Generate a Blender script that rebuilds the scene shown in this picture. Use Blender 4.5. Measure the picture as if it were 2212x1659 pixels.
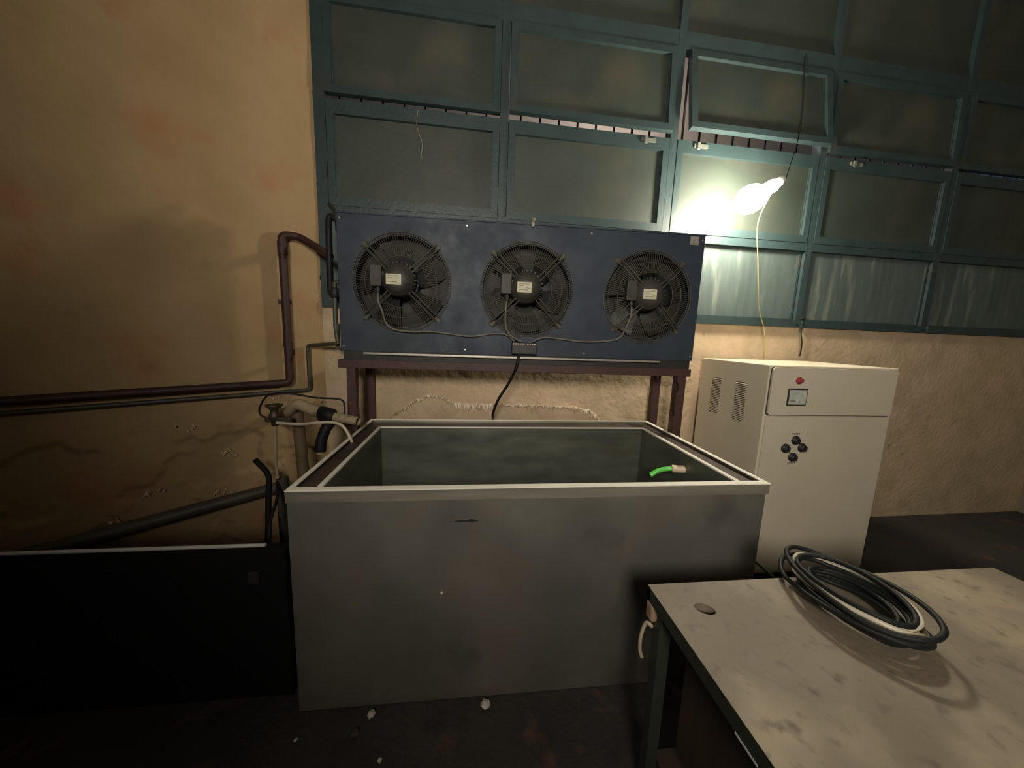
import bpy, bmesh, math, random
from mathutils import Vector, Matrix, noise
random.seed(7)
PI = math.pi
scene = bpy.context.scene
for o in list(bpy.data.objects): bpy.data.objects.remove(o)
COL = scene.collection

# ---------------------------------------------------------------- camera
CP = Vector((-.307, -1.2977, 1.5902)); YAW, PITCH, ROLL, FPX = .1142, .1426, .0356, 739.05
fw = Vector((math.sin(YAW)*math.cos(PITCH), math.cos(YAW)*math.cos(PITCH), -math.sin(PITCH)))
rt = Vector((math.cos(YAW), -math.sin(YAW), 0)); up = rt.cross(fw)
rt, up = (math.cos(ROLL)*rt + math.sin(ROLL)*up), (-math.sin(ROLL)*rt + math.cos(ROLL)*up)
cd = bpy.data.cameras.new('camera'); cam = bpy.data.objects.new('camera', cd); COL.objects.link(cam)
cd.sensor_width = 36; cd.sensor_fit = 'HORIZONTAL'; cd.lens = FPX/2212*36; cd.clip_start = .02
M3 = Matrix((rt, up, -fw)).transposed()
cam.matrix_world = Matrix.Translation(CP) @ M3.to_4x4()
scene.camera = cam

# ---------------------------------------------------------------- world and light
w = bpy.data.worlds.new('night'); scene.world = w; w.use_nodes = True
w.node_tree.nodes['Background'].inputs[0].default_value = (.10, .14, .22, 1)
w.node_tree.nodes['Background'].inputs[1].default_value = .25
scene.view_settings.view_transform = 'Standard'; scene.view_settings.look = 'None'
scene.view_settings.exposure = 0.0; scene.view_settings.gamma = 1; scene.view_settings.use_curve_mapping = False
def light(name, kind, loc, energy, color, size=.1, rot=None, sizey=None):
    l = bpy.data.lights.new(name, kind); l.energy = energy; l.color = color
    if kind == 'AREA':
        l.size = size
        if sizey: l.shape = 'RECTANGLE'; l.size_y = sizey
    else: l.shadow_soft_size = size
    o = bpy.data.objects.new(name, l); COL.objects.link(o); o.location = loc
    if rot: o.rotation_euler = rot
    return o
LAMP = Vector((1.545, 1.00, 2.562))   # the bulb itself gives the light, see its builder
# unseen fill spot added behind the camera, standing in for the hall's light
hall = light('hall_fill_light', 'SPOT', (-.55, -3.0, 2.5), 440, (1, .91, .79), .35)
hall.data.spot_size = math.radians(118); hall.data.spot_blend = 1
hall.rotation_euler = (Vector((1.25, 1.2, 2.75)) - hall.location).to_track_quat('-Z', 'Y').to_euler()
# lamp in the yard outside the windows
light('yard_lamp_light', 'POINT', (1.4, 2.3, 4.4), 70, (1, .90, .84), .15)

# ---------------------------------------------------------------- materials
def mat(name, c1, c2=None, rough=.6, metal=0, scale=4, stretch=(1,1,1), bump=0, bscale=60, stain=None, sscale=1.5, slo=.55, shi=.68,
        dirt=None, dscale=9, dlo=.6, dhi=.7, spec=.5, detail=6, emit=None, rvar=.0, coat=0):
    m = bpy.data.materials.new(name); m.use_nodes = True; nt = m.node_tree; N = nt.nodes; L = nt.links
    b = N['Principled BSDF']; b.inputs['Roughness'].default_value = rough; b.inputs['Metallic'].default_value = metal
    b.inputs['Specular IOR Level'].default_value = spec
    if coat: b.inputs['Coat Weight'].default_value = coat
    tc = N.new('ShaderNodeTexCoord'); mp = N.new('ShaderNodeMapping'); mp.inputs['Scale'].default_value = stretch
    L.new(tc.outputs['Object'], mp.inputs[0])
    def nz(s, dt=detail, off=0, src=mp):
        n = N.new('ShaderNodeTexNoise'); n.inputs['Scale'].default_value = s; n.inputs['Detail'].default_value = dt
        if off:
            m2 = N.new('ShaderNodeMapping'); m2.inputs['Location'].default_value = (off, off*1.7, -off); L.new(src.outputs[0], m2.inputs[0]); L.new(m2.outputs[0], n.inputs[0])
        else: L.new(src.outputs[0], n.inputs[0])
        return n
    def ramp(n, lo, hi):
        r = N.new('ShaderNodeMapRange'); r.inputs[1].default_value = lo; r.inputs[2].default_value = hi
        L.new(n.outputs[0], r.inputs[0]); return r
    def mix(fac, a, bb):
        x = N.new('ShaderNodeMix'); x.data_type = 'RGBA'; L.new(fac.outputs[0], x.inputs[0])
        if isinstance(a, tuple): x.inputs[6].default_value = (*a, 1)
        else: L.new(a, x.inputs[6])
        x.inputs[7].default_value = (*bb, 1); return x.outputs[2]
    cur = c1
    if c2: cur = mix(ramp(nz(scale), .32, .68), cur, c2)
    if stain: cur = mix(ramp(nz(sscale, 4, 7.3), slo, shi), cur, stain)
    if dirt: cur = mix(ramp(nz(dscale, 8, 3.1), dlo, dhi), cur, dirt)
    if isinstance(cur, tuple): b.inputs['Base Color'].default_value = (*cur, 1)
    else: L.new(cur, b.inputs['Base Color'])
    if rvar:
        r = ramp(nz(scale*2, 6, 11), .3, .7); r.inputs[3].default_value = max(.03, rough-rvar); r.inputs[4].default_value = min(1, rough+rvar); L.new(r.outputs[0], b.inputs['Roughness'])
    if bump:
        bp = N.new('ShaderNodeBump'); bp.inputs['Strength'].default_value = bump; bp.inputs['Distance'].default_value = .01
        L.new(nz(bscale, 5, 1.3).outputs[0], bp.inputs['Height']); L.new(bp.outputs[0], b.inputs['Normal'])
    if emit:
        b.inputs['Emission Color'].default_value = (*emit[0], 1); b.inputs['Emission Strength'].default_value = emit[1]
    return m
M = {}
M['wall_left'] = mat('ochre_plaster', (.33,.225,.112), (.39,.27,.14), .85, scale=3, bump=.5, bscale=14, stain=(.38,.17,.075), sscale=2.2, slo=.56, shi=.72, dirt=(.25,.16,.08), dscale=6, dlo=.66, dhi=.8)
M['wall_back'] = mat('rough_plaster', (.56,.43,.28), (.44,.335,.21), .75, scale=5, bump=.45, bscale=28, stain=(.58,.42,.29), sscale=3, dirt=(.28,.22,.15), dscale=12, dlo=.68, dhi=.8)
M['plain'] = mat('hall_plaster', (.20,.17,.12), (.15,.13,.09), .9, scale=2)
M['ceiling'] = mat('ceiling_paint', (.30,.28,.24), (.24,.22,.18), .9)
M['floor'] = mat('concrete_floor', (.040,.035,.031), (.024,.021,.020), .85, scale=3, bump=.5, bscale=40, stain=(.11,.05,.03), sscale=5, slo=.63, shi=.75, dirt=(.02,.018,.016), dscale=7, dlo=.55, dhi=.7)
M['teal'] = mat('teal_window_paint', (.034,.058,.060), (.026,.046,.048), .45, scale=6, bump=.15, bscale=40, stain=(.055,.055,.045), sscale=5, slo=.6, shi=.8)
M['pane'] = mat('dirty_frosted_pane', (.045,.058,.047), (.031,.041,.033), .55, scale=2.5, bump=.08, bscale=30, stain=(.070,.068,.050), sscale=2, slo=.5, shi=.7)
M['sheet'] = mat('streaked_sheet', (.09,.118,.112), (.066,.09,.085), .5, scale=7, stretch=(3,3,.35), bump=.1, bscale=9, stain=(.16,.18,.16), sscale=5, slo=.55, shi=.68, dirt=(.09,.08,.06), dscale=6, dlo=.62,dhi=.75)
M['blue'] = mat('blue_painted_steel', (.024,.038,.060), (.018,.028,.045), .62, scale=4, bump=.04, bscale=8, stain=(.022,.034,.044), sscale=2, rvar=.1)
M['blackmetal'] = mat('black_metal', (.014,.014,.013), (.022,.021,.018), .6, scale=9)
M['guard'] = mat('guard_wire', (.060,.055,.044), (.085,.072,.054), .6, metal=.2, scale=20)
M['motor'] = mat('motor_casting', (.035,.033,.028), (.05,.046,.037), .6, scale=12, bump=.1)
M['blade'] = mat('fan_blade_paint', (.018,.018,.016), None, .5)
M['label'] = mat('pale_label', (.62,.60,.42), (.5,.47,.33), .6, scale=30)
M['ink'] = mat('label_ink', (.10,.09,.07), None, .7)
M['alu'] = mat('aluminium_strip', (.62,.58,.50), (.45,.42,.36), .38, metal=.6, scale=20)
M['cable'] = mat('grey_cable', (.16,.15,.12), (.11,.10,.08), .55, scale=20)
M['blackcable'] = mat('black_cable', (.008,.010,.009), None, .6, spec=.3)
M['oxide'] = mat('red_oxide_paint', (.070,.028,.024), (.048,.022,.020), .6, scale=10, bump=.15, bscale=50)
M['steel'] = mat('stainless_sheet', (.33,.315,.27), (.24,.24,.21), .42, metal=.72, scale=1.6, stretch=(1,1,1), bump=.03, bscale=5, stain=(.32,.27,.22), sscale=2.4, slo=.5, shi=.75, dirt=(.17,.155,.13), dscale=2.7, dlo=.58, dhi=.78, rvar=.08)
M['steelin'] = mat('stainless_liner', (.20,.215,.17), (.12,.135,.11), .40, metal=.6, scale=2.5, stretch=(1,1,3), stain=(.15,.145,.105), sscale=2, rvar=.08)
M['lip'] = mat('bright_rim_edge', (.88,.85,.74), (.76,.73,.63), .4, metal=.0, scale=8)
M['channel'] = mat('dirty_rim_channel', (.085,.062,.052), (.055,.042,.036), .5, metal=.3, scale=7, dirt=(.03,.025,.02), dscale=9)
M['bandsteel'] = mat('brushed_band', (.42,.39,.32), (.30,.285,.24), .40, metal=.65, scale=3, stretch=(.6,1,6), rvar=.08)
M['cream'] = mat('cream_cabinet_paint', (.62,.55,.42), (.57,.51,.39), .5, scale=3, bump=.03, bscale=10, stain=(.47,.39,.27), sscale=2, slo=.6, shi=.8)
M['dark'] = mat('dark_plastic', (.02,.02,.02), None, .5)
M['gap'] = mat('panel_gap', (.05,.04,.03), None, .9)
M['redlens'] = mat('red_button', (.32,.05,.06), None, .3)
M['glassface'] = mat('meter_face', (.52,.54,.47), (.46,.48,.42), .2, scale=20)
M['tabletop'] = mat('stained_table_top', (.20,.165,.12), (.16,.13,.09), .62, scale=5, bump=.35, bscale=26, stain=(.30,.25,.17), sscale=3.2, slo=.5, shi=.7, dirt=(.105,.080,.058), dscale=24, dlo=.57, dhi=.76)
M['tableside'] = mat('dark_green_desk_edge', (.025,.03,.022), (.018,.02,.016), .55, scale=6)
M['wooddark'] = mat('dark_wood_panel', (.045,.027,.018), (.025,.017,.012), .6, scale=3, stretch=(6,6,1))
M['woodlight'] = mat('worn_wood', (.30,.20,.13), (.24,.16,.10), .7, scale=10)
M['brownpipe'] = mat('foam_lagged_brown_pipe', (.042,.014,.012), (.03,.012,.010), .6, scale=12, bump=.2)
M['greenpipe'] = mat('grey_green_pipe', (.045,.05,.035), (.06,.055,.035), .5, scale=12)
M['blackrubber'] = mat('black_rubber', (.008,.008,.009), None, .6, spec=.3)
M['pvc'] = mat('old_white_pvc', (.42,.34,.22), (.30,.24,.15), .5, scale=9, dirt=(.13,.10,.06), dscale=14)
M['whitetube'] = mat('white_tube', (.55,.50,.38), None, .4)
M['brass'] = mat('tarnished_valve', (.10,.075,.045), (.06,.05,.035), .5, metal=.5, scale=20)
M['greypvc'] = mat('grey_drain_pipe', (.085,.075,.055), (.06,.052,.04), .55, scale=8)
M['pipeshadow'] = mat('pipe_shadow_brown', (.17,.125,.072), (.11,.08,.045), .6, scale=8, dirt=(.07,.05,.03), dscale=12)  # wall shadow's brown, put into the colour of a tube
M['lime'] = mat('lime_green_hose', (.10,.62,.07), (.2,.75,.15), .3, scale=8)
M['beige'] = mat('beige_fitting', (.62,.50,.36), None, .45)
M['greencord'] = mat('dull_green_cord', (.05,.13,.05), None, .5)
M['yellow'] = mat('yellowed_wire', (.55,.45,.16), (.45,.36,.14), .5, scale=10)
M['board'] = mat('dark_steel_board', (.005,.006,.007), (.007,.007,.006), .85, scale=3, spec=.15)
M['white'] = mat('white_enamel', (.5,.5,.48), None, .5)
M['debris'] = mat('pale_debris', (.55,.52,.45), (.4,.38,.32), .8, scale=40)
M['debrisdark'] = mat('dark_crumb', (.07,.035,.025), None, .9)
M['bulb'] = mat('glowing_bulb', (1,.95,.8), None, .4, emit=((1,.91,.73), 255))
M['outside'] = mat('yard_wall_plaster', (.42,.37,.31), (.36,.31,.27), .9, scale=2)
M['latch'] = mat('dull_latch', (.16,.17,.14), (.11,.12,.10), .5, scale=30)
M['render'] = mat('loose_render', (.82,.72,.56), (.70,.60,.45), .5, scale=20)

# ---------------------------------------------------------------- mesh helpers
class MB:
    def __init__(s, T=None): s.v=[]; s.f=[]; s.T=T; s.smooth=[]
    def add(s, vs, fs, smooth=False):
        n=len(s.v); s.v += [Vector(s.T(v)) if s.T else Vector(v) for v in vs]
        s.f += [tuple(i+n for i in f) for f in fs]; s.smooth += [smooth]*len(fs); return s
    def box(s, a, b, bev=0):
        x0,x1=sorted((a[0],b[0])); y0,y1=sorted((a[1],b[1])); z0,z1=sorted((a[2],b[2]))
        if not bev:
            return s.add([(x,y,z) for x in(x0,x1) for y in(y0,y1) for z in(z0,z1)],
                [(0,1,3,2),(4,6,7,5),(0,4,5,1),(2,3,7,6),(0,2,6,4),(1,5,7,3)])
        bm=bmesh.new(); bmesh.ops.create_cube(bm,size=1)
        for v in bm.verts: v.co=Vector(((x0+x1)/2+v.co.x*(x1-x0),(y0+y1)/2+v.co.y*(y1-y0),(z0+z1)/2+v.co.z*(z1-z0)))
        bmesh.ops.bevel(bm,geom=list(bm.edges),offset=bev,segments=2,affect='EDGES',profile=.5)
        bm.verts.ensure_lookup_table(); s.add([v.co.copy() for v in bm.verts],[tuple(v.index for v in f.verts) for f in bm.faces]); bm.free(); return s
    def tube(s, pts, r, n=10, caps=True, smooth_path=False):
        P=[Vector(p) for p in pts]
        if smooth_path: P=catmull(P)
        m=len(P); R=r if isinstance(r,(list,tuple)) else [r]*m
        if len(R)!=m: R=[R[0]+(R[-1]-R[0])*i/(m-1) for i in range(m)]
        t0=(P[1]-P[0]).normalized(); a=t0.orthogonal().normalized(); vs=[]; fs=[]; prev=t0
        for i,p in enumerate(P):
            t=((P[min(i+1,m-1)]-P[i]).normalized()+(P[i]-P[max(i-1,0)]).normalized())
            t=t.normalized() if t.length>1e-6 else prev
            a=(a-t*a.dot(t)).normalized(); b=t.cross(a); prev=t
            for k in range(n):
                th=2*PI*k/n; vs.append(p+R[i]*(math.cos(th)*a+math.sin(th)*b))
        for i in range(m-1):
            for k in range(n): fs.append((i*n+k,i*n+(k+1)%n,(i+1)*n+(k+1)%n,(i+1)*n+k))
        s.add(vs,fs,True)
        if caps:
            s.add(vs[:n],[tuple(range(n))[::-1]]); s.add(vs[-n:],[tuple(range(n))])
        return s
    def pipe(s, pts, r, thick=.003, n=16):   # open-ended hollow
        s.tube(pts,r,n,False); s.tube(pts,r-thick,n,False)
        return s
    def lathe(s, prof, c, axis=(0,0,1), n=24, cap=True):
        A=Vector(axis).normalized(); a=A.orthogonal().normalized(); b=A.cross(a); c=Vector(c); vs=[];fs=[]
        for r,h in prof:
            for k in range(n):
                th=2*PI*k/n; vs.append(c+A*h+max(r,1e-4)*(math.cos(th)*a+math.sin(th)*b))
        m=len(prof)
        for i in range(m-1):
            for k in range(n): fs.append((i*n+k,i*n+(k+1)%n,(i+1)*n+(k+1)%n,(i+1)*n+k))
        s.add(vs,fs,True)
        if cap: s.add(vs[:n],[tuple(range(n))[::-1]]); s.add(vs[-n:],[tuple(range(n))])
        return s
    def prism(s, poly, d0, d1, axis='y'):
        n=len(poly)
        def P(u,v,d): return (u,d,v) if axis=='y' else ((u,v,d) if axis=='z' else (d,u,v))
        vs=[P(u,v,d0) for u,v in poly]+[P(u,v,d1) for u,v in poly]
        return s.add(vs,[tuple(range(n)),tuple(range(2*n-1,n-1,-1))]+[(i,n+i,n+(i+1)%n,(i+1)%n) for i in range(n)])
    def build(s, name, m, parent=None, fix=True):
        me=bpy.data.meshes.new(name); off=parent_loc(parent)
        me.from_pydata([tuple(v-off) for v in s.v],[],s.f)
        me.materials.append(m)
        me.polygons.foreach_set('use_smooth', s.smooth)
        if fix:
            bm=bmesh.new(); bm.from_mesh(me); bmesh.ops.recalc_face_normals(bm,faces=bm.faces); bm.to_mesh(me); bm.free()
        o=bpy.data.objects.new(name,me); COL.objects.link(o)
        if parent: o.parent=parent
        return o
def parent_loc(p):
    v=Vector((0,0,0))
    while p: v+=p.location; p=p.parent
    return v
def catmull(P, k=8):
    Q=[P[0]*2-P[1]]+P+[P[-1]*2-P[-2]]; out=[]
    for i in range(1,len(Q)-2):
        for j in range(k):
            t=j/k; a,b,c,d=Q[i-1],Q[i],Q[i+1],Q[i+2]
            out.append(.5*((2*b)+(c-a)*t+(2*a-5*b+4*c-d)*t*t+(3*b-3*c+d-a)*t**3))
    out.append(P[-1]); return out
def fillet(P, r, k=6):     # pipe run with rounded elbows
    P=[Vector(p) for p in P]; out=[P[0]]
    for i in range(1,len(P)-1):
        a=(P[i-1]-P[i]); b=(P[i+1]-P[i]); q=min(r,a.length*.45,b.length*.45); A=P[i]+a.normalized()*q; B=P[i]+b.normalized()*q
        for j in range(k+1):
            t=j/k; out.append((1-t)**2*A+2*t*(1-t)*P[i]+t*t*B)
    out.append(P[-1]); return out
def thing(name, label, cat, loc, group=None):
    o=bpy.data.objects.new(name,None); COL.objects.link(o); o.location=loc; o.empty_display_size=.1
    o['label']=label; o['category']=cat
    if group: o['group']=group
    return o
def tag(o, label, cat, group=None):
    o['label']=label; o['category']=cat
    if group: o['group']=group
    return o
def base(o, loc):        # move a single mesh's origin to its base
    loc=Vector(loc); o.data.transform(Matrix.Translation(-loc)); o.location=loc; return o
def struct(o): o['kind']='structure'; return o
def sempty(name, loc):
    o=bpy.data.objects.new(name,None); COL.objects.link(o); o.location=loc; return struct(o)

# window-wall coordinates: x along the wall, off towards the room, z up
WA=.0177; WC=(0,1.2823)
def W(v):
    x,off,z=v; return (x*math.cos(WA)+off*math.sin(WA), WC[1]+x*math.sin(WA)-off*math.cos(WA), z)
# slanting left wall
CORNER=Vector(W((-1.355,0,0))); LA=math.radians(32)
def Lw(v):               # s along wall from the corner towards the left, off into the room, z
    s,off,z=v; d=Vector((-math.cos(LA),-math.sin(LA),0)); n=Vector((math.sin(LA),-math.cos(LA),0))
    p=CORNER+d*s+n*off; return (p.x,p.y,z)
# evaporator coordinates: x along, off towards the room, z up
EA=-.0244
def E(v):
    x,off,z=v; return (x*math.cos(EA)+off*math.sin(EA), .8323+x*math.sin(EA)-off*math.cos(EA), z)

# ================================================================= SETTING
XR=5.2; ZC=4.55
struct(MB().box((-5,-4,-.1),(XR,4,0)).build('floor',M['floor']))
struct(MB().box((-5,-4,ZC),(XR,1.45,ZC+.1)).build('ceiling',M['ceiling']))
struct(MB().box((-5,-4.1,0),(XR,-4,ZC)).build('wall_front',M['plain']))
struct(MB().box((XR,-4,0),(XR+.1,1.5,ZC)).build('wall_right',M['plain']))
# slanting left wall: a fine grid with worn plaster relief, ragged at the window edge
def fbm(x,y,z=0,o=4):
    s=0;a=1
    for _ in range(o): s+=a*noise.noise(Vector((x,y,z))); x*=2.1;y*=2.1;z+=3.7;a*=.5
    return s
mb=MB(Lw); SL=3.9; nx,nz=260,300; vs=[];fs=[]
for j in range(nz+1):
    z=ZC*j/nz
    for i in range(nx+1):
        s=SL*(i/nx)**1.5
        off=.004*fbm(s*2.2,z*2.2)+.0015*fbm(s*11,z*11)
        # scabs of lost render low on the wall
        h=fbm(s*3.1+5,z*3.1,9)
        edge=.95+.12*fbm(s*4,2.2,1)
        if z<edge and h>-.05: off-=.016*min(1,(h+.05)*14)
        if i==0: off-=.0; s+= .010*fbm(3,z*9)+.004*fbm(1,z*40)
        s0=s
        if i<5: s0 = s + .012*fbm(3,z*9)*(1-i/5)
        vs.append((s0,off,z))
for j in range(nz):
    for i in range(nx):
        a=j*(nx+1)+i; fs.append((a,a+1,a+nx+2,a+nx+1))
mb.add(vs,fs,True); mb.box((0,-.12,0),(SL,-.03,ZC))
wl=struct(mb.build('wall_left',M['wall_left'],fix=False))
e=Vector(Lw((SL,0,0)))
struct(MB().box((e.x-.1,-4,0),(e.x,e.y+.02,ZC)).build('wall_left_near',M['wall_left']))
# back wall below the windows with the flaking band of render
def flake(x):
    if x<-.95 or x>.72: return 0
    pts=[(-.95,.90),(-.89,.975),(-.80,1.03),(-.72,1.085),(-.64,1.118),(-.52,1.105),(-.42,1.06),(-.30,1.055),(-.1,1.055),(.2,1.05),(.45,1.04),(.6,1.02),(.67,.975),(.72,.90)]
    for (a,b),(c,d) in zip(pts,pts[1:]):
        if a<=x<=c: return b+(d-b)*(x-a)/(c-a)
    return 0
mb=MB(W); x0,x1,z0,z1=-1.36,1.5,.86,1.735; nx,nz=520,190; vs=[];fs=[]
for j in range(nz+1):
    z=z0+(z1-z0)*j/nz
    for i in range(nx+1):
        x=x0+(x1-x0)*i/nx
        off=.004*fbm(x*3,z*3,2)+.0018*fbm(x*13,z*13,5)+.0009*fbm(x*30,z*30,5,3)
        off+=.0012*max(0,fbm(x*22,z*5,8))*(1 if x<1 else .5)
        k=flake(x)
        if k:
            rag=.012*fbm(x*45,1,3)+.006*fbm(x*120,2,3); d=z-(k+rag)
            if d<0:
                off+=.018+.006*fbm((x+z*.6)*14,z*2,4)       # hanging sheet of loose render
                drip=fbm(x*60,.3,6); ln=.012+.05*max(0,fbm(x*9,.7,2))+(.03 if -.42<x<-.2 else 0)
                if d>-ln: off+=.016*(.5+drip)*(1+d/ln)
        edge=min(1,min(i,nx-i)/8.0)
        vs.append((x,off*edge if i>nx-8 else off,z))
for j in range(nz):
    for i in range(nx):
        a=j*(nx+1)+i; fs.append((a,a+1,a+nx+2,a+nx+1))
mb.add(vs,fs,False)
mb.box((-1.36,-.2,0),(x1,-.03,1.735)); mb.box((-1.36,-.2,0),(x1,0,.87)); mb.box((x1,-.2,0),(5.3,.0,1.735))
mb.box((-1.36,-.2,4.42),(5.3,.02,ZC))
struct(mb.build('wall_back',M['wall_back'],fix=False))
wb=bpy.data.objects['wall_back']
tg=MB(W)
def tongue(mb,x,z,ln,wd,out,lean=0):
    P=[];n=6
    for i in range(n):
        t=i/(n-1); P.append((x+lean*t*ln+.002*math.sin(5*t+x*90), .012+out*math.sin(PI*(.15+.75*t)), z-ln*t))
    vs=[];fs=[]
    for i,p in enumerate(P):
        q=wd*(1-.75*(i/(n-1))**1.5); vs+=[(p[0]-q/2,p[1]-.006,p[2]),(p[0],p[1]+.004,p[2]),(p[0]+q/2,p[1]-.007,p[2])]
    for i in range(n-1):
        for k in (0,1): a=3*i+k; fs.append((a,a+1,a+4,a+3))
    mb.add(vs,fs,True)
rr_=random.Random(5)
x=-.80
while x<.70:
    k=flake(x); big=(-.44<x<-.16); den=.011 if x<-.1 else .009
    if k and not(-.16<x<-.06):
        ln=rr_.uniform(.03,.085) if big else (rr_.uniform(.008,.034) if x<.55 else rr_.uniform(.02,.06))
        tongue(tg,x,k+.010+.012*fbm(x*45,1,3),ln,rr_.uniform(.007,.018),rr_.uniform(.014,.038),rr_.uniform(-.25,.25))
    x+=den*rr_.uniform(.6,1.8)*(.8 if big else 1)
t_=tg.build('loose_render',M['render'],wb); t_['kind']='stuff'
tl=MB(Lw)
for (s0,z0,c) in ((.33,1.155,5),(.22,1.14,3),(.55,.80,6),(.62,.56,6),(.9,.62,5),(.12,1.07,7),(.05,1.06,7),(.75,.98,4),(.2,.72,4),(1.1,.5,5)):
    for q in range(c): tongue(tl,s0+rr_.uniform(-.05,.05),z0+rr_.uniform(-.03,.03),rr_.uniform(.008,.03),rr_.uniform(.004,.009),rr_.uniform(.004,.012),rr_.uniform(-.8,.8))
t_=tl.build('loose_flakes',M['render'],wl); t_['kind']='stuff'
# yard wall seen through the gaps
mb=MB().box((-3,3.4,-.1),(7,3.5,6)); struct(mb.build('wall_outside',M['outside']))
# windows
cols=[(-1.355,-.13),(-.13,1.115),(1.115,2.36),(2.36,3.605),(3.605,4.85)]
def win(n,xa,xb):
    root=sempty('window_%d'%n, W(((xa+xb)/2,0,1.74)))
    T=W; f=MB(T); m=.028
    lw = .07 if n==1 else m
    f.box((xa,-.06,1.735),(xa+lw,.014,4.42)); f.box((xb-m,-.06,1.735),(xb,.014,4.42))
    f.box((xa+lw,-.06,1.735),(xb-m,.030,1.792)); f.box((xa+lw,-.06,2.350),(xb-m,.012,2.402)); 
    f.box((xa+lw,-.06,2.340),(xb-m,.018,2.350)); f.box((xa+lw,-.06,2.402),(xb-m,.018,2.412))
    f.box((xa+lw,-.06,3.045),(xb-m,-.030,3.056)); f.box((xa+lw,-.06,3.635),(xb-m,.012,3.745)); f.box((xa+lw,-.06,4.36),(xb-m,.012,4.42))
    f.build('frame',M['teal'],root)
    # lower fixed sheet
    MB(T).box((xa+m,-.035,1.79),(xb-m,-.02,2.345)).build('lower_panel',M['sheet'],root)
    b=MB(T)
    for xx in (xa+m+.01,xb-m-.025): b.box((xx,-.022,1.79),(xx+.015,-.008,2.345))
    b.box((xa+m,-.022,1.79),(xb-m,-.006,1.803)); b.build('panel_bead',M['teal'],root)
    # upper fixed pane
    MB(T).box((xa+m,-.03,3.74),(xb-m,-.02,4.37)).build('upper_pane',M['pane'],root)
    # sashes
    for nm,za,zb,ang in (('lower_sash',2.412,3.045,0),('upper_sash',3.075,3.635,{1:1.2,2:4.0,3:9.5,4:2,5:0}[n])):
        a=math.radians(ang); sa,sb=xa+m+.004,xb-m-.004
        if n==1: sa=xa+.074
        if n==3 and nm=='upper_sash': sa=xa+.072
        def TS(v,a=a,zb=zb):
            x,o,z=v; d=zb-z; return W((x,o+d*math.sin(a)+(.0 if a==0 else .0),zb-d*math.cos(a)+o*math.sin(a)))
        s=MB(TS); b1=.045; bb=.045; tp=.085 if nm=='lower_sash' else .045
        s.box((sa,-.022,za),(sa+b1,.018,zb)); s.box((sb-b1,-.022,za),(sb,.018,zb))
        s.box((sa+b1,-.021,za),(sb-b1,.0175,za+bb)); s.box((sa+b1,-.021,zb-tp),(sb-b1,.0175,zb))
        so=s.build(nm,M['teal'],root)
        MB(TS).box((sa+b1-.004,-.012,za+bb-.004),(sb-b1+.004,-.006,zb-tp+.004)).build('pane',M['pane'],so)
        r=MB(TS)   # glazing bead
        for q in ((sa+b1,sa+b1+.008),(sb-b1-.008,sb-b1)): r.box((q[0],-.008,za+bb),(q[1],.0,zb-tp))
        r.box((sa+b1,-.008,za+bb),(sb-b1,0,za+bb+.008)); r.build('bead',M['teal'],so)
        if nm=='lower_sash' and n in (2,3,4):
            xl={2:.86,3:1.27,4:2.6}[n]
            MB(TS).box((xl,.018,zb-.045),(xl+.11,.03,zb-.018),.003).box((xl+.02,.028,zb-.06),(xl+.045,.04,zb-.012),.003).build('latch',M['latch'],so)
    # security bars outside
    bars=MB(T); k=xa+.12
    while k<xb-.05: bars.box((k,-.10,2.95),(k+.012,-.088,3.75)); k+=.14
    bars.box((xa,-.10,2.95),(xb,-.088,2.965)); bars.box((xa,-.10,3.735),(xb,-.088,3.75)); bars.build('security_bars',M['blackmetal'],root)
    return root
for i,(a,b) in enumerate(cols): win(i+1,a,b)

# ================================================================= ICE TANK
H=.981
tank=thing('steel_tank','large open stainless steel ice tank standing under the blue fan unit','tank',(0,.54,0))
o=MB()
# outer skin (four walls), slightly inset under the rim band
X0,X1,Y0,Y1=-1.001,.996,.006,1.08
o.box((X0,Y0,.004),(X1,Y0+.02,.935)); o.box((X0,Y0+.02,.004),(X0+.02,Y1-.02,.935)); o.box((X1-.02,Y0+.02,.004),(X1,Y1-.02,.935)); o.box((X0,Y1-.02,.004),(X1,Y1,.935))
o.box((X0+.021,Y0+.021,.006),(X1-.02,Y1-.02,.03)); o.build('body',M['steel'],tank)
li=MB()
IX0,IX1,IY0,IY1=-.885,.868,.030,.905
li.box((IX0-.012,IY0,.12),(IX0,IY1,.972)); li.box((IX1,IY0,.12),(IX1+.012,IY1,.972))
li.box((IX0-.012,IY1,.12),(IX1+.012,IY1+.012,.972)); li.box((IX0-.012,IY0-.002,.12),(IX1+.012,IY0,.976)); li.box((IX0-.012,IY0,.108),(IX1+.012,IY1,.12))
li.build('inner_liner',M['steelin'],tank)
ch=MB().box((-1.0,.03,.945),(IX0-.012,1.09,.962)).box((IX1+.012,.03,.945),(1.0,1.09,.962)).box((IX0-.012,IY1+.012,.945),(IX1+.012,1.09,.962))
ch.build('rim_channel',M['channel'],tank)
bd=MB().box((-1.004,0,.932),(1.005,.006,H-.0045)).box((-1.0055,.0061,.932),(-.998,1.093,H-.0045)).box((1.0,.0061,.932),(1.006,1.093,H-.0045)).box((-1.003,1.093,.932),(1.006,1.1,H-.0045))
bd.build('rim_band',M['bandsteel'],tank)
lp=MB().box((-1.004,-.001,H-.004),(1.007,.031,H)).box((-1.004,.0315,H-.004),(-.984,1.1,H)).box((.985,.0315,H-.004),(1.007,1.1,H)).box((-.984,1.088,H-.004),(.985,1.101,H))
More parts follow.
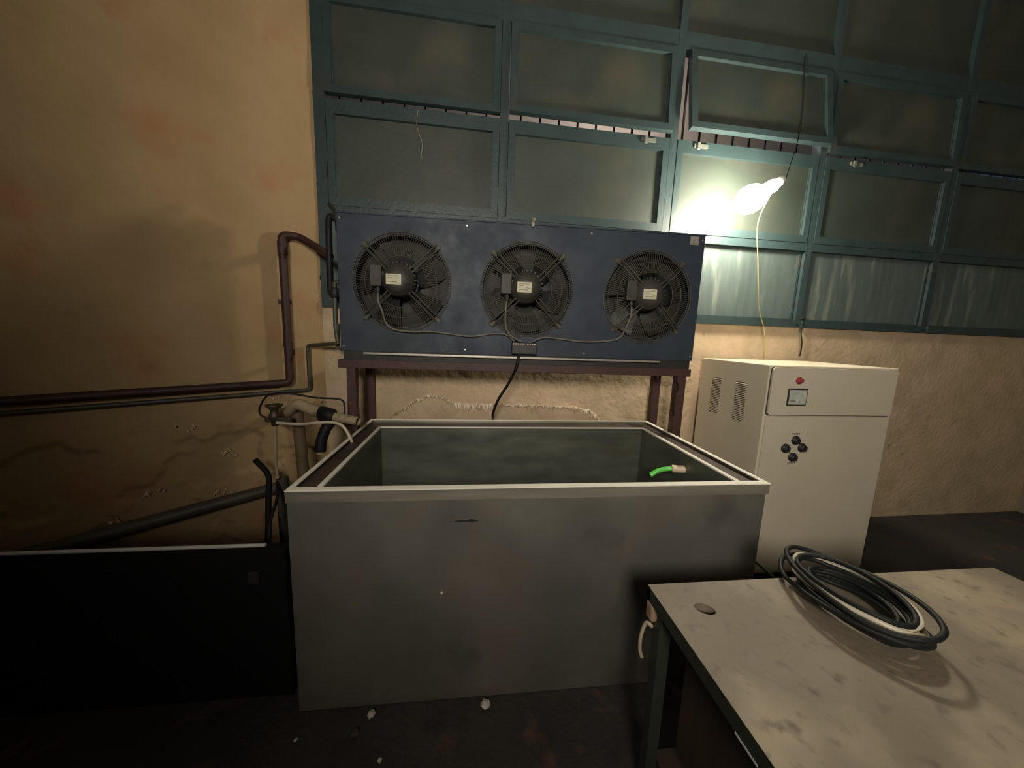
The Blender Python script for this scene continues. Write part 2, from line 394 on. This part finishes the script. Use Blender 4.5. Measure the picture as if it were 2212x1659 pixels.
lp.box((IX0-.018,.0315,H-.008),(IX0+.001,IY1,H-.001)).box((IX1-.001,.0315,H-.008),(IX1+.020,IY1,H-.001)).box((IX0-.018,IY1,H-.008),(IX1+.020,IY1+.014,H-.001))
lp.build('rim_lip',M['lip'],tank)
sc=MB().prism([(-.375,.838),(-.35,.842),(-.315,.841),(-.305,.846),(-.29,.842),(-.275,.840),(-.277,.835),(-.30,.832),(-.33,.834),(-.372,.833)],Y0-.0012,Y0+.002); sc.build('dent_mark',M['dark'],tank)
MB().lathe([(.006,0),(.006,.004),(.003,.006)],(-.42,Y0,.52),(0,-1,0),10).build('rivet',M['whitetube'],tank)
MB().pipe([(IX1+.01,.405,.882),(IX1-.055,.43,.877)],.021).build('overflow_stub',M['beige'],tank)
gh=MB().tube([(IX1-.03,.42,.879),(IX1-.07,.44,.872),(IX1-.115,.462,.852),(IX1-.155,.47,.822)],.0135,12,smooth_path=True)
base(tag(gh.build('green_hose',M['lime']),'short bright lime green hose poking from beige stub inside the steel tank','hose'),(IX1-.1,.45,.82))

# ================================================================= STAND
st=thing('metal_stand','dark red oxide steel frame stand carrying the blue fan unit above the tank','stand',(0,.95,0))
YF=.0; TB=1.408
def leg(x,off,w=.05): MB(E).box((x-w/2,off,0),(x+w/2,off-w,TB-.05)).build('leg',M['oxide'],st)
leg(-1.045,-.0,.052); leg(1.062,-.0,.058); leg(-1.045,-.335,.05); leg(1.075,-.335,.055)
MB(E).box((-1.118,.004,TB-.05),(1.118,-.05,TB),.003).build('front_beam',M['oxide'],st)
MB(E).box((-1.10,-.335,TB-.05),(1.10,-.385,TB),.003).build('rear_beam',M['oxide'],st)
for x in (-1.045,1.06): MB(E).box((x-.025,-.05,TB-.05),(x+.025,-.335,TB),.003).build('side_beam',M['oxide'],st)

# ================================================================= EVAPORATOR
ev=thing('fan_cooler_unit','long dark blue evaporator box with three round fan grilles on the red stand','cooler',E((0,-.15,TB)))
EX0,EX1,EZ0,EZ1=-1.098,1.117,1.462,2.243; D=.15
FANS=[(-.735,1.872),(.010,1.862),(.775,1.856)]; R=.272
pn=MB(E)
cells=[]; N=64; hw=.30
xs=[EX0]+[v for c in FANS for v in (c[0]-hw,c[0]+hw)]+[EX1]
def quad(mb,xa,za,xb,zb,off=0): mb.add([(xa,off,za),(xb,off,za),(xb,off,zb),(xa,off,zb)],[(0,1,2,3)])
for i in range(0,len(xs),2): quad(pn,xs[i],EZ0,xs[i+1],EZ1)
for cx,cz in FANS:
    quad(pn,cx-hw,EZ0,cx+hw,cz-hw); quad(pn,cx-hw,cz+hw,cx+hw,EZ1)
    vs=[];fs=[]
    for k in range(N):
        t=2*PI*k/N; c,s_=math.cos(t),math.sin(t); q=hw/max(abs(c),abs(s_))
        vs+= [(cx+R*c,0,cz+R*s_),(cx+q*c,0,cz+q*s_),(cx+R*c,-.05,cz+R*s_)]
    for k in range(N):
        a,b=3*k,3*((k+1)%N); fs+=[(a,a+1,b+1,b),(a,b,b+2,a+2)]
    pn.add(vs,fs)
pn.box((EX0,-D,EZ0),(EX0+.002,0,EZ1)); pn.box((EX1-.002,-D,EZ0),(EX1,0,EZ1)); pn.box((EX0,-D,EZ1-.002),(EX1,0,EZ1)); pn.box((EX0,-D,EZ0),(EX1,-D+.002,EZ1)); pn.box((EX0,-D,EZ0),(EX1,0,EZ0+.002))
pn.box((EX0-.004,-.01,EZ1-.002),(EX1+.004,.006,EZ1+.006))
pn.build('casing',M['blue'],ev)
MB(E).box((EX0+.01,-.12,EZ0+.01),(EX1-.01,-.11,EZ1-.01)).build('coil_face',M['blackmetal'],ev)
MB(E).box((EX0+.012,-D+.02,TB),(EX1-.012,-.004,EZ0)).build('drain_tray',M['blackmetal'],ev)
MB(E).box((-.962,-.004,1.444),(.888,.020,1.448)).box((-.962,.016,1.444),(.888,.020,1.4565)).build('drip_lip',M['alu'],ev)
MB(E).box((1.02,0,2.185),(1.075,.003,2.235)).build('name_plate',M['alu'],ev)
MB(E).lathe([(.007,0),(.009,.01),(.007,.03),(.012,.034),(.012,.044),(.008,.05)],(.028,.012,2.228),(0,0,1),12).build('top_stud',M['pvc'],ev)
for x in (-1.08,-.36,.39,1.10):
    for z in (1.49,2.215): MB(E).lathe([(.005,0),(.005,.003)],(x,0,z),(0,1,0),8).build('screw',M['alu'],ev)
def fan(cx,cz,ang0):
    g=MB(E)
    def P(r,t,o): return (cx+r*math.cos(t),o,cz+r*math.sin(t))
    dome=lambda r: .012+.034*(1-(r/.285)**2)
    for r in (.285,.262,.205,.145):
        K=72; g.tube([P(r,2*PI*k/K,dome(r) if r<.285 else .004) for k in range(K+1)],.0022 if r<.28 else .0035,5,False)
    K=120
    for k in range(K):
        t=2*PI*(k+.5)/K; g.tube([P(.288,t,.003),P(.24,t,dome(.24)),P(.15,t,dome(.15))],.0021,4,False)
    guard=g.build('fan_guard',M['guard'],ev)
    for q in range(4):
        t=PI/4+q*PI/2; a=MB(E); px=math.cos(t+PI/2)*.011; pz=math.sin(t+PI/2)*.011
        for sgn in (1,-1):
            a.tube([(P(.08,t,.055)[0]+sgn*px,.055,P(.08,t,.055)[2]+sgn*pz),(P(.25,t,.03)[0]+sgn*px,.040,P(.25,t,.03)[2]+sgn*pz),(P(.297,t,0)[0]+sgn*px*1.3,.006,P(.297,t,0)[2]+sgn*pz*1.3)],.0042,6)
        a.box((P(.292,t,0)[0]-.018,.0,P(.292,t,0)[2]-.018),(P(.292,t,0)[0]+.018,.006,P(.292,t,0)[2]+.018),.003)
        a.build('strut',M['guard'],guard)
    mo=MB(E).lathe([(.098,-.02),(.098,.03),(.092,.045),(.088,.062),(.072,.070),(.070,.082),(.03,.088),(.002,.089)],(cx-.012,0,cz+.01),(0,0,0) if 0 else (0,1,0),32)
    for k in range(24):
        t=2*PI*k/24; mo.box((cx-.012+.094*math.cos(t)-.003,.01,cz+.01+.094*math.sin(t)-.003),(cx-.012+.100*math.cos(t)+.003,.055,cz+.01+.100*math.sin(t)+.003))
    m=mo.build('fan_motor',M['motor'],ev)
    lx,lz=cx-.028,cz+.005
    MB(E).box((lx-.042,.0885,lz-.028),(lx+.042,.092,lz+.030)).build('label_plate',M['label'],m)
    ik=MB(E)
    for j,(a,b) in enumerate(((-.034,.03),(-.034,-.002),(.006,.034),(-.034,.02))): ik.box((lx+a,.092,lz+.018-j*.011),(lx+b,.0926,lz+.0205-j*.011))
    ik.box((lx+.008,.092,lz-.022),(lx+.034,.0926,lz-.019)); ik.build('label_print',M['ink'],m)
    MB(E).box((cx-.165,.03,cz-.035),(cx-.100,.075,cz+.085),.006).box((cx-.11,.04,cz-.0),(cx-.08,.06,cz+.05)).build('junction_box',M['motor'],m)
    MB(E).lathe([(.011,0),(.011,.03),(.007,.036)],(cx-.125,.052,cz-.035),(0,0,-1),10).build('cable_gland',M['motor'],m)
    bl=MB(E)
    for k in range(5):
        t=ang0+2*PI*k/5; vs=[]
        for i in range(7):
            r=.085+i*.028
            for j in range(5):
                w_=(j/4-.5); tt=t+w_*(.95-.3*i/6)+.25*i/6; vs.append((cx+r*math.cos(tt),-.045+w_*.05,cz+r*math.sin(tt)))
        bl.add(vs,[(i*5+j,i*5+j+1,i*5+j+6,i*5+j+5) for i in range(6) for j in range(4)],True)
    bl.lathe([(.09,-.07),(.09,-.02)],(cx,0,cz),(0,1,0),24)
    bl.build('fan_blades',M['blade'],ev)
for i,(a,b) in enumerate(FANS): fan(a,b,.3+i*.5)
# wiring and terminal block
tbk=MB(E).box((-.075,0,1.475),(.080,.045,1.545),.004).build('terminal_block',M['dark'],ev)
t2=MB(E)
for k in range(10):
    if k!=5: t2.lathe([(.0045,0),(.0045,.004)],(-.066+k*.0145,.045,1.537),(0,1,0),8)
t2.build('terminal_screw',M['label'],tbk)
def wire(pts,r=.0062): MB(E).tube(pts,r,8,smooth_path=True).build('fan_cable',M['cable'],ev)
wire([(-.86,.052,1.80),(-.862,.05,1.76),(-.84,.048,1.70),(-.825,.03,1.635),(-.78,.025,1.598),(-.68,.02,1.587),(-.58,.02,1.592),(-.5,.015,1.588),(-.33,.012,1.573),(-.2,.012,1.592),(-.11,.018,1.59),(-.06,.03,1.552)])
wire([(-.115,.052,1.79),(-.12,.05,1.755),(-.12,.05,1.66),(-.10,.045,1.60),(-.05,.04,1.565),(-.01,.035,1.55)])
wire([(.655,.052,1.785),(.655,.05,1.73),(.635,.04,1.66),(.612,.02,1.60),(.55,.012,1.576),(.38,.012,1.563),(.22,.012,1.577),(.12,.018,1.58),(.05,.03,1.552)])
drop=MB().tube([E((-.03,.03,1.49)),E((-.035,.045,1.44)),E((-.05,.03,1.37)),(-.085,.88,1.27),(-.14,.93,1.16),(-.165,1.0,1.06),(-.16,1.12,.97),(-.15,1.14,.85),(-.15,1.15,.6)],.009,8,smooth_path=True)
base(tag(drop.build('power_cable',M['blackcable']),'black power cable dropping from the fan unit terminal block behind the steel tank','cable'),(-.15,1.14,.6))
# short loose wire at the right front leg
lw=MB(E).tube([(.99,.012,1.352),(1.005,.014,1.34),(1.03,.016,1.31),(1.035,.012,1.27),(1.02,.01,1.24),(1.015,.012,1.17),(1.025,.012,1.10)],.0035,6,smooth_path=True)
base(tag(lw.build('loose_wire',M['blackcable']),'thin dark wire curling down beside right front leg of the red stand','wire'),E((1.02,.012,1.10)))

# ================================================================= PIPES ON THE LEFT
def along(pts,r,fr=.05,n=12): return MB().tube(fillet(pts,fr),r,n)
A=Vector
bp=[Lw((2.9,.05,1.17)),Lw((.22,.05,1.225)),Lw((.22,.05,2.16)),Lw((.13,.05,2.165)),(-1.30,1.10,2.09),(-1.178,.955,2.02)]
pr=thing('brown_pipe','thick brown lagged refrigerant pipe stepping along the ochre wall','pipe',Lw((.22,.05,1.22)))
along(bp,.024,.035).build('pipe_run',M['brownpipe'],pr)
MB().tube([Lw((.22,.05,2.04)),Lw((.22,.05,2.12))],.028,14).build('elbow_sleeve',M['brownpipe'],pr); MB().tube([Lw((.22,.05,1.46)),Lw((.22,.05,1.50))],.027,14).build('pipe_joint',M['brownpipe'],pr)
for s_,z in ((.22,1.75),(1.2,1.205)):
    c=MB(Lw); c.box((s_-.035,0,z-.012),(s_+.035,.03,z+.012)); c.build('clamp',M['blackmetal'],pr)
gp=[Lw((2.9,.03,1.115)),Lw((.105,.03,1.165)),Lw((.105,.03,1.47)),(-1.22,1.10,1.49),(-1.13,.90,1.49),(-1.125,.89,1.62)]
pg=thing('green_pipe','thin grey green pipe stepping along the wall below the brown pipe','pipe',Lw((.105,.03,1.16)))
along(gp,.013,.025).build('pipe_run',M['greenpipe'],pg)
# header pipes at the unit's left end
hp=thing('header_pipes','black header pipes and valve on the left end of the blue fan unit','pipe',(-1.15,.95,1.5))
MB().tube(fillet([(-1.095,.95,2.205),(-1.165,.95,2.25),(-1.175,.95,2.22),(-1.18,.95,1.80),(-1.095,.95,1.74)],.03),.019,12).build('suction_header',M['blackrubber'],hp)
MB().tube([(-1.10,.88,2.15),(-1.108,.88,2.24),(-1.155,.92,2.30)],.012,10,smooth_path=True).build('bent_strap',M['blackmetal'],hp)
MB().tube(fillet([(-1.10,.9,1.86),(-1.135,.9,1.865),(-1.135,.89,1.60),(-1.122,.885,1.50)],.02),.013,12).build('liquid_line',M['greenpipe'],hp)
MB().lathe([(.016,-.03),(.024,-.02),(.024,.02),(.016,.03)],(-1.135,.9,1.80),(0,0,1),12).tube([(-1.135,.9,1.80),(-1.16,.88,1.80)],.01).build('valve',M['blackmetal'],hp)

# white pvc elbow pipe with coupling, hose
vp=thing('white_pvc_pipe','stained white plastic pipe with black coupling reaching from wall over tank corner','pipe',(-1.30,.80,1.0))
P1,P2,P3,P4=A((-1.45,.92,1.02)),A((-1.36,.84,1.125)),A((-1.17,.78,1.085)),A((-.965,.72,1.062))
MB().tube(fillet([A(Lw((.27,-.01,1.02))),A((-1.46,.93,1.055)),A((-1.35,.84,1.14)),P3],.05),.033,14).build('wall_elbow',M['pvc'],vp)
MB().tube([A((-1.40,.93,1.08)),A((-1.385,.93,.80)),A((-1.375,.93,.45))],.034,14).build('shadow_band_tube',M['pipeshadow'],vp)  # added tube standing in for the shadow band a pipe casts on the wall
MB().pipe([P3,A((-1.1,.762,1.076)),P4],.026).tube([A((-1.0,.731,1.066)),P4-A((.004,0,0))],.0265,14,False).build('outlet_pipe',M['pvc'],vp)
cp=MB().tube([P3-A((.035,-.01,-.006)),P3-A((.03,-.01,-.006)),P3+A((.05,-.015,-.005)),P3+A((.056,-.015,-.006))],[.036,.044,.044,.036],12)
cp.tube([P3+A((0,0,0)),P3+A((.0,-.03,.045))],.014,10).build('coupling',M['blackrubber'],vp)
hz=thing('black_hose','short thick black rubber hose hanging under the pipe coupling','hose',(-1.19,.74,.86))
MB().tube([P3+A((.03,0,-.04)),A((-1.165,.76,1.00)),A((-1.185,.745,.93)),A((-1.188,.74,.875))],.030,14,smooth_path=True).build('rubber_sleeve',M['blackrubber'],hz)
MB().tube([A((-1.188,.74,.876)),A((-1.188,.74,.862))],.026,14).build('pale_end',M['pvc'],hz)
# funnel valve
fv=thing('tap_valve','corroded tap valve with flared top at left end of the thin white tube','valve',(-1.47,.80,1.0))
MB().lathe([(.012,-.06),(.02,-.055),(.02,-.02),(.030,-.015),(.030,.01),(.022,.02),(.022,.04),(.045,.062),(.045,.068),(.018,.066)],(-1.46,.80,1.07),(0,0,1),16).build('valve_body',M['brass'],fv)
MB().box((-1.51,.785,1.035),(-1.37,.815,1.065),.006).build('cross_arm',M['brass'],fv)
MB().tube([(-1.46,.80,1.02),(-1.465,.79,.80),(-1.46,.79,.69)],.009,8).build('drop_tube',M['pvc'],fv)
wt=MB().tube([(-1.44,.78,1.035),(-1.30,.75,1.035),(-1.18,.70,1.058),(-1.09,.68,1.065),(-1.03,.66,1.05),(-.99,.65,.99),(-.968,.65,.92),(-.962,.65,.895)],.0085,10,smooth_path=True)
base(tag(wt.build('white_tube',M['whitetube']),'thin white plastic tube curving from tap valve down into the steel tank','tube'),(-.962,.65,.895))
bc=MB().tube([(-1.46,.80,1.055),(-1.52,.79,1.07),(-1.535,.79,1.11),(-1.50,.79,1.18),(-1.45,.79,1.205),(-1.35,.79,1.205),(-1.22,.79,1.185),(-1.11,.79,1.18),(-1.07,.79,1.165),(-1.06,.78,1.12),(-1.06,.77,1.08)],.0055,8,smooth_path=True)
base(tag(bc.build('thin_black_cable',M['blackcable']),'thin black cable arching over the white plastic pipe by the ochre wall','cable'),(-1.06,.77,1.08))
dp=MB(Lw).tube([(2.9,.06,.36),(1.3,.06,.44),(.27,.06,.525)],.038,14)
base(tag(dp.build('drain_pipe',M['greypvc']),'grey plastic drain pipe running low along the ochre wall','pipe'),Lw((.5,.06,.4)))
sp=MB().pipe([(-1.44,.80,.69),(-1.44,.80,0)],.033,.004)
base(tag(sp.build('standpipe',M['greypvc']),'open topped grey standpipe rising behind the tank\'s left side','pipe'),(-1.44,.80,0))
hs=MB().tube([(-1.62,.86,.78),(-1.53,.82,.70),(-1.49,.74,.60),(-1.40,.55,.42),(-1.33,.35,.30),(-1.27,.28,.1),(-1.28,.3,.012)],.016,10,smooth_path=True)
base(tag(hs.build('drain_hose',M['blackrubber']),'black hose sagging past the standpipe to the floor','hose'),(-1.28,.3,0))
h2=MB().tube([(-1.46,.79,.68),(-1.40,.66,.62),(-1.36,.5,.52),(-1.30,.4,.2),(-1.30,.38,.011)],.009,8,smooth_path=True)
base(tag(h2.build('thin_hose',M['blackcable']),'thin dark hose hanging down in front of the standpipe','hose'),(-1.3,.38,0))
# dark board left of the tank
bdx=thing('steel_board','black steel board standing beside the tank with a white top edge','board',(-1.6,.12,0))
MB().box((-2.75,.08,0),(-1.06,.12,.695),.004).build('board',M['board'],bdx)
MB().tube([(-2.75,.09,.702),(-1.135,.09,.706)],.0075,8).build('white_edge',M['white'],bdx)
MB().box((-1.20,.068,.55),(-1.16,.08,.60),.003).build('socket',M['dark'],bdx)

# ================================================================= CONTROL CABINET
cb=thing('control_cabinet','cream electrical control cabinet with vents standing right of the steel tank','cabinet',(1.95,.93,0))
KX0,KX1,KY0,KY1,KZ=1.505,2.42,.612,1.245,1.462
MB().box((KX0,KY0+.002,.05),(KX1,KY1,KZ),.004).build('body',M['cream'],cb)
MB().box((KX0+.03,KY0+.02,0),(KX1-.03,KY1-.02,.05)).build('plinth',M['dark'],cb)
fp=MB()
# raised upper front panel with a rounded lower left corner
def rr(x0,z0,x1,z1,r,n=5):
    P=[]
    for cx,cz,a in ((x0+r,z0+r,PI),(x1-r,z0+r,1.5*PI),(x1-r,z1-r,0),(x0+r,z1-r,.5*PI)):
        P+=[(cx+r*math.cos(a+k/n*PI/2),cz+r*math.sin(a+k/n*PI/2)) for k in range(n+1)]
    return P
MB().prism(rr(KX0+.010,1.146,KX1-.010,KZ-.010,.02),KY0-.001,KY0+.004).build('panel_gap',M['gap'],cb)
up_=MB().prism(rr(KX0+.016,1.153,KX1-.016,KZ-.012,.018),KY0-.012,KY0).build('upper_panel',M['cream'],cb)
MB().prism(rr(KX0+.013,.07,KX1-.016,1.142,.004),KY0-.008,KY0+.002).build('lower_panel',M['cream'],cb)
yp=KY0-.012
bt=MB().lathe([(.020,0),(.022,.006),(.015,.008),(.015,.022),(.012,.026)],(1.70,yp,1.372),(0,-1,0),20).build('red_button',M['redlens'],cb)
mt=MB()
for i in range(2):
    a=1.640+i*.16
mt.box((1.636,yp-.008,1.214),(1.770,yp,1.322),.004); mo=mt.build('meter',M['dark'],cb)
MB().box((1.644,yp-.0095,1.222),(1.762,yp-.006,1.314)).build('meter_face',M['glassface'],mo)
pmk=MB().box((1.655,yp-.0105,1.242),(1.69,yp-.009,1.247)).box((1.715,yp-.0105,1.236),(1.722,yp-.009,1.244))
pmk.tube([(1.70+.04*math.cos(t),yp-.0098,1.255+.04*math.sin(t)) for t in [PI*(.15+.7*k/10) for k in range(11)]],.0008,4); pmk.build('meter_marks',M['ink'],mo)
yq=KY0-.008
for x,z in ((1.746,.988),(1.682,.935),(1.800,.938),(1.742,.876)):
    k=MB().lathe([(.030,0),(.030,.004),(.022,.007),(.020,.022),(.016,.025)],(x,yq,z),(0,-1,0),20)
    k.box((x-.004,yq-.034,z-.018),(x+.004,yq-.024,z+.018),.002); k.build('knob',M['dark'],cb)
for j,(xc,zc) in enumerate(((1.742,.838),(1.746,1.03))):
    x=xc-.028; tm=MB()
    for q in range(5): tm.box((x,yq-.0008,zc-.005),(x+.007,yq,zc+.005)); x+=.0115
    tm.build('knob_caption',M['ink'],cb)
for (ya,yb) in ((1.010,1.104),(.768,.866)):
    v=MB()
    for k in range(22):
        z=1.060+k*.0122; v.prism([(KX0+.001,z),(KX0-.006,z+.001),(KX0+.001,z+.0075)],ya,yb,'y')
    v.build('vent_louvres',M['cream'],cb)
    g=MB(); 
    for k in range(22): g.box((KX0-.0012,ya,1.060+k*.0122+.0070),(KX0+.001,yb,1.060+k*.0122+.0118))
    g.build('vent_slots',M['gap'],cb)
gc=MB().tube([(1.12,.42,.52),(1.20,.36,.44),(1.283,.30,.381),(1.37,.29,.31),(1.45,.27,.24),(1.6,.25,.11),(1.75,.2,.012)],.008,8,smooth_path=True)
base(tag(gc.build('electric_cable',M['greencord']),'dull green cable slanting down in front of cream cabinet behind the table','cable'),(1.75,.2,0))

# ================================================================= HANGING LAMP
lp_=thing('hanging_lamp','glowing bare bulb in tilted white holder hanging before the right window','lamp',LAMP)
ax=A((.155,-.02,.10)).normalized()
bulb=MB().lathe([(.004,-.10),(.042,-.092),(.074,-.065),(.09,-.025),(.09,.018),(.076,.055),(.052,.085),(.038,.10)],LAMP,tuple(ax),24).build('bulb',M['bulb'],lp_)
MB().lathe([(.038,.10),(.042,.11),(.042,.17),(.030,.19)],LAMP,tuple(ax),20).build('glow_tube',M['bulb'],lp_)
MB().lathe([(.026,.19),(.03,.195),(.03,.235),(.012,.25)],LAMP,tuple(ax),16).build('lamp_holder',M['white'],lp_)
s0=LAMP+ax*.25
MB().tube([s0,s0+A((.03,.02,.03)),A((2.05,1.22,3.2)),A((2.08,1.303,3.70))],.004,6,smooth_path=True).build('flex',M['blackcable'],lp_)
yw=MB().tube([LAMP+ax*.20+A((-.02,0,-.03)),A((1.70,1.09,2.45)),A((1.79,1.15,2.2)),A((1.86,1.19,2.0)),A((1.93,1.235,1.85)),A((2.02,1.262,1.70)),A((2.07,1.268,1.50)),A((2.08,1.268,1.2))],.0035,6,smooth_path=True)
base(tag(yw.build('yellow_wire',M['yellow']),'thin yellowed wire hanging from the glowing bulb down behind the cream cabinet','wire'),(2.08,1.268,1.2))
# dangling cobweb thread on the left window
th=MB(W).tube([(-.70,.03,3.03),(-.71,.035,2.95),(-.70,.03,2.90),(-.675,.03,2.83),(-.68,.03,2.76),(-.672,.03,2.73)],.0016,5,smooth_path=True)
base(tag(th.build('thread',M['pvc']),'thin pale thread dangling on the left window sashes','thread'),W((-.68,.03,2.73)))
hk=MB(W).tube([(2.345,.04,1.80),(2.36,.06,1.81),(2.375,.05,1.78),(2.37,.045,1.70),(2.40,.04,1.60),(2.41,.03,1.50)],.005,6,smooth_path=True)
base(tag(hk.build('hooked_cord',M['blackcable']),'short dark cord hooked over the window sill above the cream cabinet','cord'),W((2.41,.03,1.5)))

# ================================================================= TABLE
tb=thing('work_table','stained brown topped work table with dark edge in the right foreground','table',(.9,-.8,0))
TX0,TX1,TY0,TY1,TZ=.272,1.62,-1.25,-.343,.80
# top with an oval cut-out
hx,hy,ra,rb=.394,-.452,.029,.021; ca,sa=math.cos(-.45),math.sin(-.45)
t=MB(); K=32; sq=[]; ho=[]
bx0,bx1,by0,by1=TX0,.52,-.56,TY1
for k in range(K):
    a=2*PI*k/K; u,v=ra*math.cos(a),rb*math.sin(a); ho.append((hx+u*ca-v*sa,hy+u*sa+v*ca))
    # matching point on the surrounding rectangle
    dx,dy=ho[-1][0]-hx,ho[-1][1]-hy; q=min([(bx1-hx)/dx if dx>1e-9 else 1e9,(bx0-hx)/dx if dx<-1e-9 else 1e9,(by1-hy)/dy if dy>1e-9 else 1e9,(by0-hy)/dy if dy<-1e-9 else 1e9])
    sq.append((hx+dx*q,hy+dy*q))
order=sorted(range(K),key=lambda i: math.atan2(sq[i][1]-hy,sq[i][0]-hx)); ho=[ho[i] for i in order]; sq=[sq[i] for i in order]
vs=[(x,y,TZ) for x,y in sq]+[(x,y,TZ) for x,y in ho]+[(x,y,TZ-.035) for x,y in ho]
fs=[(k,(k+1)%K,K+(k+1)%K,K+k) for k in range(K)]+[(K+k,K+(k+1)%K,2*K+(k+1)%K,2*K+k) for k in range(K)]
cor=[(bx0,by0),(bx1,by0),(bx1,by1),(bx0,by1)]
for cx_,cy_ in cor:                       # corner triangles
    an=math.atan2(cy_-hy,cx_-hx)
    for k in range(K):
        a0=math.atan2(sq[k][1]-hy,sq[k][0]-hx); a1=math.atan2(sq[(k+1)%K][1]-hy,sq[(k+1)%K][0]-hx)
        if a0<an<a1: vs.append((cx_,cy_,TZ)); fs.append((k,len(vs)-1,(k+1)%K))
# seam between last and first (crosses -x direction)
t.add(vs,fs)
t.add([(TX0,TY0,TZ),(bx1,TY0,TZ),(bx1,by0,TZ),(TX0,by0,TZ)],[(0,1,2,3)]); t.add([(bx1,TY0,TZ),(TX1,TY0,TZ),(TX1,TY1,TZ),(bx1,TY1,TZ)],[(0,1,2,3)])
t.build('table_top',M['tabletop'],tb)
ed=MB().box((TX0,TY0,TZ-.045),(TX0+.018,TY1,TZ-.0006)).box((TX0,TY1-.018,TZ-.045),(TX1,TY1,TZ-.0006)).box((TX1-.018,TY0,TZ-.045),(TX1,TY1,TZ-.0006)).box((TX0,TY0,TZ-.045),(TX1,TY0+.018,TZ-.0006))
ed.box((TX0+.02,TY0+.02,TZ-.042),(TX1-.02,TY1-.02,TZ-.036)); ed.build('edge_band',M['tableside'],tb)
for x,y in ((TX0+.02,TY1-.06),(TX1-.06,TY1-.06),(TX0+.02,TY0+.02),(TX1-.06,TY0+.02)): MB().box((x,y,0),(x+.04,y+.04,TZ-.045),.003).build('leg',M['tableside'],tb)
MB().box((TX0+.09,TY0+.05,.30),(TX0+.11,TY1-.10,TZ-.045)).build('side_panel',M['wooddark'],tb)
MB().box((TX0+.06,TY0+.05,.17),(TX1-.06,TY1-.03,.19)).build('lower_shelf',M['wooddark'],tb)
MB().box((TX0-.002,TY1-.04,TZ-.105),(TX0+.022,TY1-.002,TZ-.046),.008).build('corner_block',M['woodlight'],tb)
MB().box((TX0-.001,-.79,TZ-.048),(TX0+.003,-.73,TZ-.043)).build('bright_chip',M['white'],tb)
ts=MB().tube([(.285,-.37,.67),(.275,-.35,.665),(.262,-.35,.62),(.262,-.35,.57),(.270,-.352,.54)],.006,8,smooth_path=True)
base(tag(ts.build('hanging_cable_end',M['pvc']),'pale cable loop hanging at the far left corner of the work table','cable'),(.27,-.352,.54))
# black bag and coiled cables on the table's right
bag=thing('cable_coil','coil of black and pale cables heaped on the right side of the work table','cable',(.82,-.49,TZ))
for k in range(12):
    rad=.07+.055*random.random(); cc=A((.835+.02*random.random(),-.50+.03*random.random(),TZ+.006+.006*k)); tl=random.uniform(-.25,.25); t2=random.uniform(-.2,.2)
    P=[cc+A((rad*math.cos(a)*1.0,rad*1.5*math.sin(a),abs(rad*math.cos(a)*tl+rad*math.sin(a)*t2))) for a in [2*PI*i/20 for i in range(20)]]
    P=[A((p.x,p.y,max(p.z,TZ+.008))) for p in P]
    MB().tube(P+[P[0]],.0075,7,smooth_path=True).build('cable_loop',M['whitetube'] if k in (6,9) else M['blackcable'],bag)

# ================================================================= FLOOR BITS
def bit(name,x,y,r,m,label,seed):
    bm=bmesh.new(); bmesh.ops.create_icosphere(bm,subdivisions=2,radius=r)
    for v in bm.verts:
        n=noise.noise(v.co*(1.5/r)+A((seed,seed*2,0))); v.co*=1+.5*n; v.co.z*=.6
    zm=min(v.co.z for v in bm.verts)
    for v in bm.verts: v.co.z-=zm
    me=bpy.data.meshes.new(name); bm.to_mesh(me); bm.free(); me.materials.append(m)
    o=bpy.data.objects.new(name,me); COL.objects.link(o); o.location=(x,y,0); tag(o,label,'debris','debris on the floor'); return o
bit('plastic_scrap',-.70,-.035,.016,M['debris'],'pale crumpled scrap lying by the tank base toward the left',1)
bit('paper_scrap',-.228,-.035,.020,M['debris'],'pale crumpled scrap lying by the middle of the tank base',2)
bit('white_chip',-.626,-.194,.009,M['debris'],'small white chip on the open floor near the bottom edge',3)
bit('grey_chip',-.965,-.10,.007,M['debris'],'tiny pale chip on the floor below the tank\'s left corner',4)
bit('dark_lump',-.745,-.10,.017,M['debrisdark'],'small reddish brown lump on the floor before the tank',5)
